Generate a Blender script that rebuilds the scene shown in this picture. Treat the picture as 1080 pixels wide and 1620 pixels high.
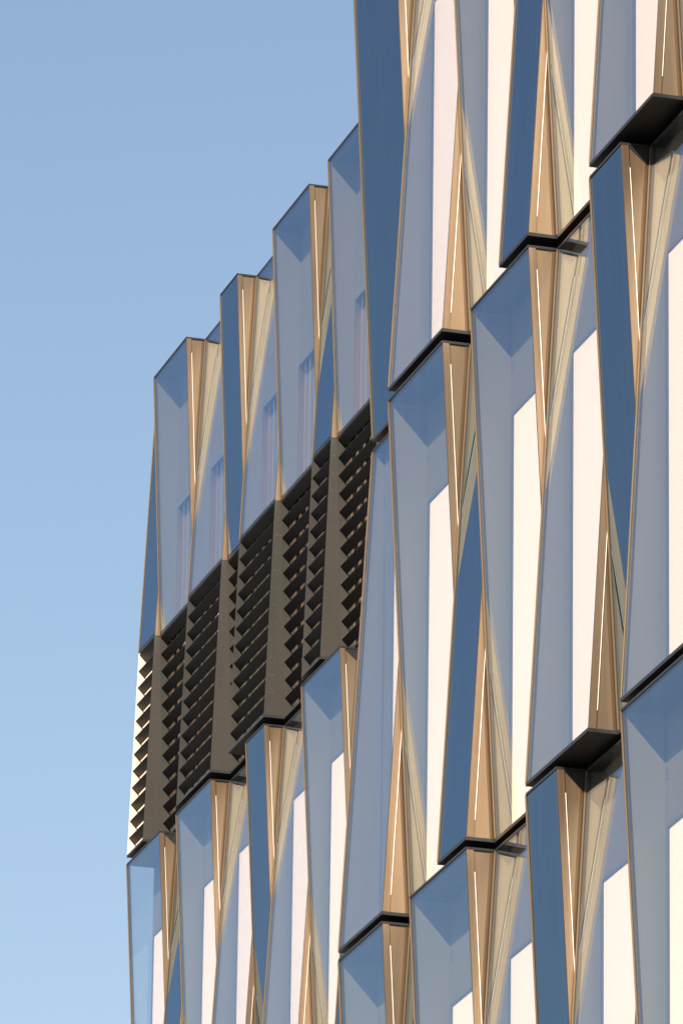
import bpy, math, random
from mathutils import Vector, Matrix
random.seed(7)
S = bpy.context.scene
for o in list(bpy.data.objects): bpy.data.objects.remove(o)

# ------------------------------------------------------------------ camera, sky, sun, exposure
# world axes: +x along the facades towards the viewer, +y into the buildings, +z up; ground at z = 0
Z0 = 19.86                                   # height of the tower's upper visible floor line
PITCH, ROLL, YAW = 0.335418, 0.014085, 0.286690
F = Vector((-math.cos(YAW)*math.cos(PITCH), math.sin(YAW)*math.cos(PITCH), math.sin(PITCH)))
R = F.cross(Vector((0, 0, 1))).normalized(); U = R.cross(F)
R2 = R*math.cos(ROLL) + U*math.sin(ROLL); U2 = -R*math.sin(ROLL) + U*math.cos(ROLL)
cd = bpy.data.cameras.new('camera'); cam = bpy.data.objects.new('camera', cd); S.collection.objects.link(cam)
M = Matrix((R2, U2, -F)).transposed().to_4x4(); M.translation = Vector((47.4259, -14.5188, -18.2563 + Z0)); cam.matrix_world = M
cd.sensor_fit = 'VERTICAL'; cd.sensor_height = 36; cd.lens = 36*11203.8/1620; cd.clip_start = .5; cd.clip_end = 20000
S.camera = cam

SUN = Vector((.62, -.56, .60)).normalized()
w = bpy.data.worlds.new('World'); S.world = w; w.use_nodes = True
nt = w.node_tree; nt.nodes.clear()
sky = nt.nodes.new('ShaderNodeTexSky'); sky.sky_type = 'NISHITA'; sky.sun_disc = False
sky.sun_elevation = math.asin(SUN.z); sky.sun_rotation = math.atan2(SUN.x, SUN.y)
sky.altitude = 0; sky.air_density = 1.5; sky.dust_density = .4; sky.ozone_density = 2.2
bg = nt.nodes.new('ShaderNodeBackground'); bg.inputs[1].default_value = .050
wo = nt.nodes.new('ShaderNodeOutputWorld')
wb = nt.nodes.new('ShaderNodeMix'); wb.data_type = 'RGBA'; wb.blend_type = 'MULTIPLY'; wb.inputs[0].default_value = 1
wb.inputs[7].default_value = (1.055, .985, 1.00, 1)          # overall white balance of the warm-toned photograph
nt.links.new(sky.outputs[0], wb.inputs[6]); nt.links.new(wb.outputs[2], bg.inputs[0]); nt.links.new(bg.outputs[0], wo.inputs[0])
sl = bpy.data.lights.new('sun', 'SUN'); sl.energy = 5.0; sl.angle = math.radians(.55); sl.color = (1, .82, .63)
so = bpy.data.objects.new('sun', sl); S.collection.objects.link(so); so.location = (30, -40, 60)
so.rotation_euler = SUN.to_track_quat('Z', 'Y').to_euler()
S.view_settings.view_transform = 'Standard'; S.view_settings.look = 'None'
S.view_settings.gamma = 1; S.view_settings.exposure = 1.5; S.view_settings.use_curve_mapping = False
S.render.engine = 'CYCLES'
S.cycles.max_bounces = 12; S.cycles.glossy_bounces = 6; S.cycles.transparent_max_bounces = 24
S.render.resolution_x = 682; S.render.resolution_y = 1024

# ------------------------------------------------------------------ materials
def mat(name):
    m = bpy.data.materials.new(name); m.use_nodes = True
    return m, m.node_tree.nodes, m.node_tree.links, m.node_tree.nodes['Principled BSDF']
def surf(name, col, rough=.5, metal=0., var=.12, scale=(3, 3, .6), bump=0., spec=.5, freckle=0.):
    """painted or anodised surface: base colour with soft streaks, roughness wear and fine relief"""
    m, n, l, b = mat(name)
    tc = n.new('ShaderNodeTexCoord'); mp = n.new('ShaderNodeMapping'); mp.inputs['Scale'].default_value = scale
    l.new(tc.outputs['Object'], mp.inputs[0])
    nz = n.new('ShaderNodeTexNoise'); nz.inputs['Scale'].default_value = 2.2; nz.inputs['Detail'].default_value = 6; nz.inputs['Roughness'].default_value = .62
    l.new(mp.outputs[0], nz.inputs[0])
    oi = n.new('ShaderNodeObjectInfo')
    mx = n.new('ShaderNodeMix'); mx.data_type = 'RGBA'
    mx.inputs[6].default_value = [c*(1-var) for c in col] + [1]; mx.inputs[7].default_value = [min(1, c*(1+var)) for c in col] + [1]
    l.new(nz.outputs[0], mx.inputs[0])
    hv = n.new('ShaderNodeHueSaturation'); l.new(mx.outputs[2], hv.inputs['Color'])
    mr = n.new('ShaderNodeMapRange'); mr.inputs[3].default_value = 1-var*.6; mr.inputs[4].default_value = 1+var*.6
    l.new(oi.outputs['Random'], mr.inputs[0]); l.new(mr.outputs[0], hv.inputs['Value'])
    l.new(hv.outputs[0], b.inputs['Base Color'])
    rr = n.new('ShaderNodeMapRange'); rr.inputs[3].default_value = max(0, rough-.08); rr.inputs[4].default_value = min(1, rough+.10)
    l.new(nz.outputs[0], rr.inputs[0]); l.new(rr.outputs[0], b.inputs['Roughness'])
    b.inputs['Metallic'].default_value = metal; b.inputs['Specular IOR Level'].default_value = spec
    if bump:
        bp = n.new('ShaderNodeBump'); bp.inputs['Strength'].default_value = bump; bp.inputs['Distance'].default_value = .01
        l.new(nz.outputs[0], bp.inputs['Height']); l.new(bp.outputs[0], b.inputs['Normal'])
    return m
def glass(name, tint, refl, f0, dark=None):
    """coated facade glass: mirror share by angle over clear (or back-painted) glass, very slight roller waves"""
    m, n, l, b = mat(name); n.remove(b)
    out = n['Material Output']
    ge = n.new('ShaderNodeNewGeometry')
    dt = n.new('ShaderNodeVectorMath'); dt.operation = 'DOT_PRODUCT'
    l.new(ge.outputs['Normal'], dt.inputs[0]); l.new(ge.outputs['Incoming'], dt.inputs[1])
    def math_(op, a, bb=None, v=None):
        k = n.new('ShaderNodeMath'); k.operation = op
        l.new(a, k.inputs[0])
        if bb is not None: l.new(bb, k.inputs[1])
        elif v is not None: k.inputs[1].default_value = v
        return k
    ab = math_('ABSOLUTE', dt.outputs['Value'])
    iv = n.new('ShaderNodeMath'); iv.operation = 'SUBTRACT'; iv.inputs[0].default_value = 1; l.new(ab.outputs[0], iv.inputs[1])
    pw = math_('POWER', iv.outputs[0], v=4.)
    sc = math_('MULTIPLY', pw.outputs[0], v=1-f0); ad = math_('ADD', sc.outputs[0], v=f0)
    tc = n.new('ShaderNodeTexCoord'); mp = n.new('ShaderNodeMapping'); mp.inputs['Scale'].default_value = (.5, .5, .25); l.new(tc.outputs['Object'], mp.inputs[0])
    nz = n.new('ShaderNodeTexNoise'); nz.inputs['Scale'].default_value = 1.5; nz.inputs['Detail'].default_value = 1; l.new(mp.outputs[0], nz.inputs[0])
    bp = n.new('ShaderNodeBump'); bp.inputs['Strength'].default_value = .02; bp.inputs['Distance'].default_value = .05; l.new(nz.outputs[0], bp.inputs['Height'])
    gl = n.new('ShaderNodeBsdfGlossy'); gl.inputs['Color'].default_value = (*refl, 1); gl.inputs['Roughness'].default_value = 0.0
    l.new(bp.outputs[0], gl.inputs['Normal'])
    if dark: 
        tr = n.new('ShaderNodeBsdfDiffuse'); tr.inputs['Color'].default_value = (*dark, 1)
    else:
        tr = n.new('ShaderNodeBsdfTransparent'); tr.inputs['Color'].default_value = (*tint, 1)
    mx = n.new('ShaderNodeMixShader'); l.new(ad.outputs[0], mx.inputs[0]); l.new(tr.outputs[0], mx.inputs[1]); l.new(gl.outputs[0], mx.inputs[2])
    # thin dust film, in faint vertical rain streaks
    m2 = n.new('ShaderNodeMapping'); m2.inputs['Scale'].default_value = (9, 9, .35); l.new(tc.outputs['Object'], m2.inputs[0])
    n2 = n.new('ShaderNodeTexNoise'); n2.inputs['Scale'].default_value = 1.6; n2.inputs['Detail'].default_value = 5; l.new(m2.outputs[0], n2.inputs[0])
    r2 = n.new('ShaderNodeMapRange'); r2.inputs[1].default_value = .42; r2.inputs[2].default_value = .75; r2.inputs[3].default_value = .004; r2.inputs[4].default_value = .014
    l.new(n2.outputs[0], r2.inputs[0])
    du = n.new('ShaderNodeBsdfDiffuse'); du.inputs['Color'].default_value = (.45, .42, .38, 1)
    m3 = n.new('ShaderNodeMixShader'); l.new(r2.outputs[0], m3.inputs[0]); l.new(mx.outputs[0], m3.inputs[1]); l.new(du.outputs[0], m3.inputs[2])
    l.new(m3.outputs[0], out.inputs['Surface'])
    return m
MT = dict(
    bronze=surf('bronze_sheet', (.292, .205, .130), .43, .94, .13, (5, 5, .35), .03),
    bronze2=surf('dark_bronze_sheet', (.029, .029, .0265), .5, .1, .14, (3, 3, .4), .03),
    trim=surf('gold_anodised_trim', (.21, .145, .082), .35, .6, .06, (2, 2, .3)),
    bead=surf('pale_polished_bead', (.85, .80, .74), .35, .0, .04),
    char=surf('charcoal_frame', (.009, .009, .011), .45, 0, .3, (4, 4, 4)),
    slate=surf('slate_coping', (.02, .023, .028), .45, .2, .2, (4, 4, 4)),
    blade=surf('black_louvre_blade', (.005, .0062, .009), .5, .0, .25, (2, 6, 6), spec=.25),
    dark_reflection=surf('dark_reflection_bronze', (.18, .128, .08), .44, 1.0, .05, (3, 3, .3)),  # darker bronze, with the dark reflection in the corner put into its colour
    jamb=surf('grey_window_reveal', (.105, .104, .080), .6, 0, .05, (1, 1, .4)),
    back=surf('grey_back_panel', (.105, .104, .080), .6, 0, .05, (1, 1, .4)),
    dark=surf('dark_shadow_box', (.02, .03, .04), .6, 0, .1),
    wframe=surf('dark_window_frame', (.05, .06, .08), .4, 0, .1),
    blind=surf('white_blind', (.86, .775, .69), .8, 0, .02, (.6, .6, .2)),
    painted_light=surf('painted_light_louvre', (.56, .48, .41), .5, 0, .04),  # pale colour carrying painted sunlight (jamb) and sky brightness (posts)
    rod=surf('pale_steel_rod', (.30, .30, .30), .4, 0, .05),
    wall=surf('bronze_wall', (.16, .13, .10), .5, .2, .2, (.6, .6, .6)),
    paving=surf('grey_paving', (.08, .078, .075), .8, 0, .25, (.15, .15, .15)),
    glass=glass('clear_blue_glass', (.985, .975, .955), (.56, .725, .935), .06),
    gdark=glass('backpainted_blue_glass', None, (.46, .66, .88), .16, dark=(.005, .008, .012)),
)

# ------------------------------------------------------------------ mesh helpers
class MB:
    def __init__(s): s.v = []; s.f = []
    def quadprism(s, a, b):
        """two rings of points (same count) joined into a closed prism"""
        n = len(a); k = len(s.v); s.v += list(a) + list(b)
        s.f.append([k+i for i in range(n)][::-1]); s.f.append([k+n+i for i in range(n)])
        for i in range(n):
            j = (i+1) % n; s.f.append([k+i, k+j, k+n+j, k+n+i])
        return s
    def box(s, x0, x1, y0, y1, z0, z1):
        return s.quadprism([(x0, y0, z0), (x1, y0, z0), (x1, y1, z0), (x0, y1, z0)], [(x0, y0, z1), (x1, y0, z1), (x1, y1, z1), (x0, y1, z1)])
    def bar(s, x0, x1, prof):
        """vertical bar following a leaning line: prof = list of (z, w_front, w_back)"""
        for (za, fa, ba), (zb, fb, bb) in zip(prof, prof[1:]):
            s.quadprism([(x0, -fa, za), (x1, -fa, za), (x1, -ba, za), (x0, -ba, za)], [(x0, -fb, zb), (x1, -fb, zb), (x1, -bb, zb), (x0, -bb, zb)])
        return s
    def mesh(s, name, m):
        me = bpy.data.meshes.new(name); me.from_pydata(s.v, [], s.f); me.materials.append(MT[m]); me.update()
        return me
import bmesh
def fix(me):
    bm = bmesh.new(); bm.from_mesh(me); bmesh.ops.recalc_face_normals(bm, faces=bm.faces); bm.to_mesh(me); bm.free()
CACHE = {}
def part(name, key, m, builder, parent, loc=None):
    k = (name, key)
    if k not in CACHE:
        mb = MB(); builder(mb); me = mb.mesh(name, m); fix(me); CACHE[k] = me
    o = bpy.data.objects.new(name, CACHE[k]); S.collection.objects.link(o); o.parent = parent
    if loc is not None: o.location = loc
    return o
def empty(name, loc, label, cat):
    o = bpy.data.objects.new(name, None); S.collection.objects.link(o); o.location = loc
    o['label'] = label; o['category'] = cat; o.empty_display_size = .5
    return o

# ------------------------------------------------------------------ setting
mb = MB(); mb.v = [(-4000, -4000, 0), (4000, -4000, 0), (4000, 4000, 0), (-4000, 4000, 0)]; mb.f = [[0, 1, 2, 3]]
g = bpy.data.objects.new('ground', mb.mesh('ground', 'paving')); S.collection.objects.link(g); g['kind'] = 'structure'

# ------------------------------------------------------------------ facade modules
H_ = .1075; G_ = .6737; E = .005; WB = -.195
def lin(profile, z):
    for (za, wa), (zb, wb) in zip(profile, profile[1:]):
        if z <= zb + 1e-9: return wa + (wb-wa)*(z-za)/(zb-za)
    return profile[-1][1]

def module(bld, x, y, z, wd, H, out_top, kind, gusset=False, zl=0., clear_end=False, cap='char', bx=.118):
    """one storey-high folded unit; x,y,z: local place of its lower far corner on the mean facade plane.
       out_top: leans out at its head (else at its foot). kind: 'window' | 'spandrel' | 'screen' (glass over louvres)"""
    s = 1 if out_top else -1
    prof = [(0, -s*H_), (zl, -s*.028), (H, s*H_)] if zl else [(0, -s*H_), (H, s*H_)]
    fr = lambda q: lin(prof, q)
    key = (round(wd, 3), round(H, 3), out_top, kind, zl, cap, bx, clear_end)
    zs = sorted({0, zl, H}); loc = (x, y, z)
    yt, yb = -fr(H)-.005, -fr(0)-.006
    def lips(b):                # C-shaped cassette frame: head, rear web and foot in one piece
        c = [(yt, H), (yt, H-.018), (.29, H-.018), (.29, .025), (yb, .025), (yb, 0), (.30, 0), (.30, H)]
        if zl: c = [(yt, H), (yt, H-.018), (.30, H-.018), (.30, H)]
        b.quadprism([(E, y_, z_) for y_, z_ in c], [(wd-E, y_, z_) for y_, z_ in c])
    root = part('facade_module', key, cap, lips, bld, loc)
    P = lambda name, m, bld_, k2=None: part(name, (key, k2), m, bld_, root)
    if zl: P('sill_plate', cap, lambda b: b.box(E, wd-E, yb, .30, 0, .025))
    za, zb = .026, H-.019
    gz = zl+.035 if zl else .027
    def pane(b):
        t = .012; x0, x1 = E+.016, wd-E-.012
        a = [(x0, -fr(gz), gz), (x1, -fr(gz), gz), (x1, -fr(gz)+t, gz), (x0, -fr(gz)+t, gz)]
        zz = H-.020
        b.quadprism(a, [(x0, -fr(zz), zz), (x1, -fr(zz), zz), (x1, -fr(zz)+t, zz), (x0, -fr(zz)+t, zz)])
    P('glass_pane', 'gdark' if kind == 'spandrel' else 'glass', pane)
    def seg(lo, hi, f, bk):      # profile samples between two heights
        q = sorted({lo, hi, *[v for v in zs if lo < v < hi]})
        return [(v, f(v), bk(v)) for v in q]
    lo = zl if zl else za
    # edge trims: gold fin on the far edge, flush dark trim on the near edge
    P('edge_trim', 'trim', lambda b: b.bar(E, E+.011, seg(lo, zb, lambda v: fr(v)+.011, lambda v: fr(v)-.03)))
    P('edge_trim', 'bronze', lambda b: b.bar(wd-E-.010, wd-E, seg(lo, zb, lambda v: fr(v)-.001, lambda v: fr(v)-.03)), 1)
    P('gasket', 'char', lambda b: b.bar(E+.0112, E+.0158, seg(lo, zb, lambda v: fr(v)+.003, lambda v: fr(v)-.03)))
    P('gasket', 'char', lambda b: b.bar(wd-E-.0118, wd-E-.0102, seg(lo, zb, lambda v: fr(v)+.001, lambda v: fr(v)-.03)), 1)
    # dark corner reflection, painted as a darker strip where the neighbour's set-back edge meets this side
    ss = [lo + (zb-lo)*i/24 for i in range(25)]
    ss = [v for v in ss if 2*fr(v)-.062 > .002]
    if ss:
        P('dark_reflection_strip', 'dark_reflection', lambda b: b.bar(wd-E-.0115, wd-E-.0085, [(v, -fr(v)+min(.036, 2*fr(v)-.062), -fr(v)-.02) for v in ss]))
    # bronze sides: near side has a flange, a pale bead and a slightly recessed sheet
    P('side_flange', 'bronze', lambda b: b.bar(wd-E-.010, wd-E, seg(lo, zb, lambda v: fr(v)-.0305, lambda v: fr(v)-.052)))
    P('side_panel', 'bronze', lambda b: b.bar(wd-E-.020, wd-E-.012, seg(lo, zb, lambda v: fr(v)-.0525, lambda v: -.30)))
    if not (clear_end and kind == 'window'): P('side_panel', 'bronze', lambda b: b.bar(E, E+.006, seg(lo, zb, lambda v: fr(v)-.0305, lambda v: -.30)), 1)
    b0, b1 = (.02, .16) if out_top else (.13, .02)
    P('bead_strip', 'bead', lambda b: b.bar(wd-E-.011, wd-E-.002, seg(lo+b0, zb-b1, lambda v: fr(v)-.0535, lambda v: fr(v)-.0575)))
    if gusset:
        w0, w1 = H_-.05, -H_-.03
        P('corner_gusset', 'char', lambda b: b.quadprism([(wd-E-.008, -w0, H-.02), (wd-E-.008, -w1, H-.02), (wd-E-.008, -w1, H-.19)], [(wd-E-.004, -w0, H-.02), (wd-E-.004, -w1, H-.02), (wd-E-.004, -w1, H-.19)]))
    if kind == 'window':
        if clear_end:
            P('end_pane', 'glass', lambda b: b.bar(E+.012, E+.020, seg(za, zb, lambda v: fr(v)-.032, lambda v: WB)))
        else:
            P('inner_jamb', 'jamb', lambda b: b.bar(E+.0065, E+.013, seg(za, zb, lambda v: fr(v)-.032, lambda v: WB)))
        P('back_panel', 'back', lambda b: b.box(E+.0065, wd-E-.021, -WB+.001, -WB+.012, za, zb))
        ht = H-.80
        fs = P('fixing_studs', 'wframe', lambda b: [b.box(E+.03+.035*c, E+.042+.035*c, -WB-.004, -WB+.0005, H-.47+.035*r, H-.462+.035*r) for c in range(2) for r in range(3)])
        fs['kind'] = 'stuff'
        P('frame_stile', 'wframe', lambda b: b.box(E+bx-.023, E+bx, -WB-.016, -WB, za, ht))
        P('frame_head', 'wframe', lambda b: b.box(E+bx+.0005, wd-E-.022, -WB-.016, -WB, ht-.022, ht))
        P('frame_stile', 'wframe', lambda b: b.box(E+.052, E+.057, -WB-.006, -WB, za, ht), 1)
        P('blind', 'blind', lambda b: b.box(E+bx+.001, wd-E-.023, -WB-.008, -WB-.001, za, ht-.023))
    if kind == 'screen' and wd > 1:
        P('inner_jamb', 'jamb', lambda b: b.bar(E+.0065, E+.013, seg(zl+.04, zb, lambda v: fr(v)-.032, lambda v: WB)))
        P('back_panel', 'back', lambda b: b.box(E+.0065, wd-E-.021, -WB+.001, -WB+.012, H-1.5, zb))
        P('back_panel', 'back', lambda b: b.box(E+.0065, wd-E-.021, -WB+.085, -WB+.095, zl+.05, H-1.3), 2)
        for i in range(5):
            xx = .16 + i*.17
            part('stay_rod', (key, 'r'), 'rod', lambda b: b.box(-.002, .002, -.002, .002, zl+.05, H-1.505), root, (xx, -WB+.03, 0))
    if zl:
        P('transom', 'char', lambda b: b.box(E+.012, wd-E-.022, -fr(zl)+.004, .28, zl-.005, zl+.034))
        ls = lambda f, bk: seg(za, zl-.006, f, bk)
        P('louvre_side', 'bronze2', lambda b: b.bar(wd-E-.010, wd-E, ls(lambda v: fr(v)+.002, lambda v: -.30)))
        jl = P('louvre_side', 'painted_light' if clear_end else 'bronze2', lambda b: b.bar(E, E+.010, ls(lambda v: fr(v)+.004, lambda v: -.30)), ('c', clear_end))  # end module: sunlight on the jamb is painted by a paler material
        if clear_end: jl['label'] = 'end jamb of the louvres with sunlight painted into its colour'
        rz = [za+.05+.19*i for i in range(12)]
        rv = P('rivets', 'bronze', lambda b: [b.box(wd-E-.0005, wd-E+.0015, -fr(v)+c-.004, -fr(v)+c+.004, v-.006, v+.006) for v in rz for c in ((.035, .075) if not out_top else ())], 'rv') if not out_top else None
        if rv: rv['kind'] = 'stuff'
        n = 12; pitch = (zl-.05)/n; d_, q_ = .078, .069
        for i in range(n):
            zz = zl-.02-i*pitch
            f = fr(zz)-.004
            part('louvre_blade', (key, i), 'blade', lambda b: b.quadprism(
                [(E+.012, -f, zz), (E+.012, -f+d_, zz-q_), (E+.012, -f+d_-.0045, zz-q_-.005), (E+.012, -f-.001, zz-.007)],
                [(wd-E-.012, -f, zz), (wd-E-.012, -f+d_, zz-q_), (wd-E-.012, -f+d_-.0045, zz-q_-.005), (wd-E-.012, -f-.001, zz-.007)]), root)
        xs = [.10+.24*i for i in range(int((wd-.1)/.24)+1)]
        for i, xx in enumerate(xs):
            part('louvre_post', (key, 'p', clear_end and i == len(xs)-1), 'painted_light' if clear_end else 'bronze',  # end module: pale posts painted to stand in for sky showing through
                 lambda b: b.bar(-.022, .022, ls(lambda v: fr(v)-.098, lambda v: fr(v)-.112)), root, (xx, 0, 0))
    return root

def row(bld, y, z, H, x0, joints, first_out_top, kinds=None, above=None, **kw):
    """joints: list of x positions; modules lean out at head and foot by turns"""
    for i, (a, b) in enumerate(zip(joints, joints[1:])):
        wd = b-a; ot = first_out_top if i % 2 == 0 else not first_out_top
        k = (kinds or {}).get(i) or ('window' if wd > 1. else 'spandrel')
        gs = False
        if above and ot:      # overhang: the unit above leans out past this one's near joint
            gs = any(p < b-.01 and q > b+.01 for p, q in above)
        module(bld, a, y, z, wd, H, ot, k, gusset=gs, **{q: (v(i) if callable(v) else v) for q, v in kw.items()})

# ---- tower
T = empty('office_building', (-1.366, 0, 0), 'nearer office tower with folded blue glass and bronze facade, filling the right half', 'building')
u0, uc = -.25394, -1.36635
tj = lambda idx: [0] + [u0-uc + G_*i for i in idx]
HR = 3.982
r1 = tj([0, 2, 4, 5, 7, 9, 10, 12]); r2 = tj([0, 2, 3, 5, 7, 8, 10, 12]); r3 = tj([0, 1, 3, 5, 6, 8, 10, 11, 13])
zt = [Z0+.0704, Z0-4.0, Z0-8.05]
out = lambda J, first: [(a, b) for i, (a, b) in enumerate(zip(J, J[1:])) if (i % 2 == 0) == first]
row(T, 0, zt[0], HR, 0, r1, True, kinds={0: 'spandrel'})
row(T, 0, zt[1], 4.0, 0, r2, False, above=out(r1, False), bx=lambda i: .118 if i else .34)
row(T, 0, zt[2], 4.0, 0, r3, True, above=out(r2, True), bx=lambda i: .118 if i else .34)
part('wall', 'tower', 'wall', lambda b: b.box(.02, 11, .31, 16, 0, Z0+.0704+HR), T)
part('wall', 'tower2', 'char', lambda b: b.box(.02, 9.4, .05, .309, Z0-8.6, Z0-8.06), T)
# ---- wing
Wg = empty('office_building', (-24.3786, 4.3781, 0), 'farther lower office wing with louvred top storey, at the left against the sky', 'building')
wj = lambda idx: [G_*(i+1) for i in idx]
tl = wj([-1, 0, 2, 4, 5, 7, 9, 10, 12]); ww = wj([-1, 1, 2, 4, 6, 7, 9, 11, 12])
row(Wg, 0, Z0+3.5766, 8.929-3.5766, 0, tl, False, kinds={i: 'screen' if i in (1, 2, 4, 5, 7) else 'spandrel' for i in range(8)}, zl=2.3532, clear_end=lambda i: i == 0, cap='slate')
row(Wg, 0, Z0-.5, 4.0046, 0, ww, True, above=out(tl, False), clear_end=lambda i: i == 0)
part('wall', 'wing', 'wall', lambda b: b.box(.4, 20, .31, 14, 0, Z0+3.50), Wg)
part('roof_slab', 'wing', 'char', lambda b: b.box(.3, 20, .31, 14, Z0+3.51, Z0+3.60), Wg)
part('plant_room_wall', 'wing', 'char', lambda b: b.box(1.2, 20, .75, .95, Z0+3.61, Z0+7.2), Wg)
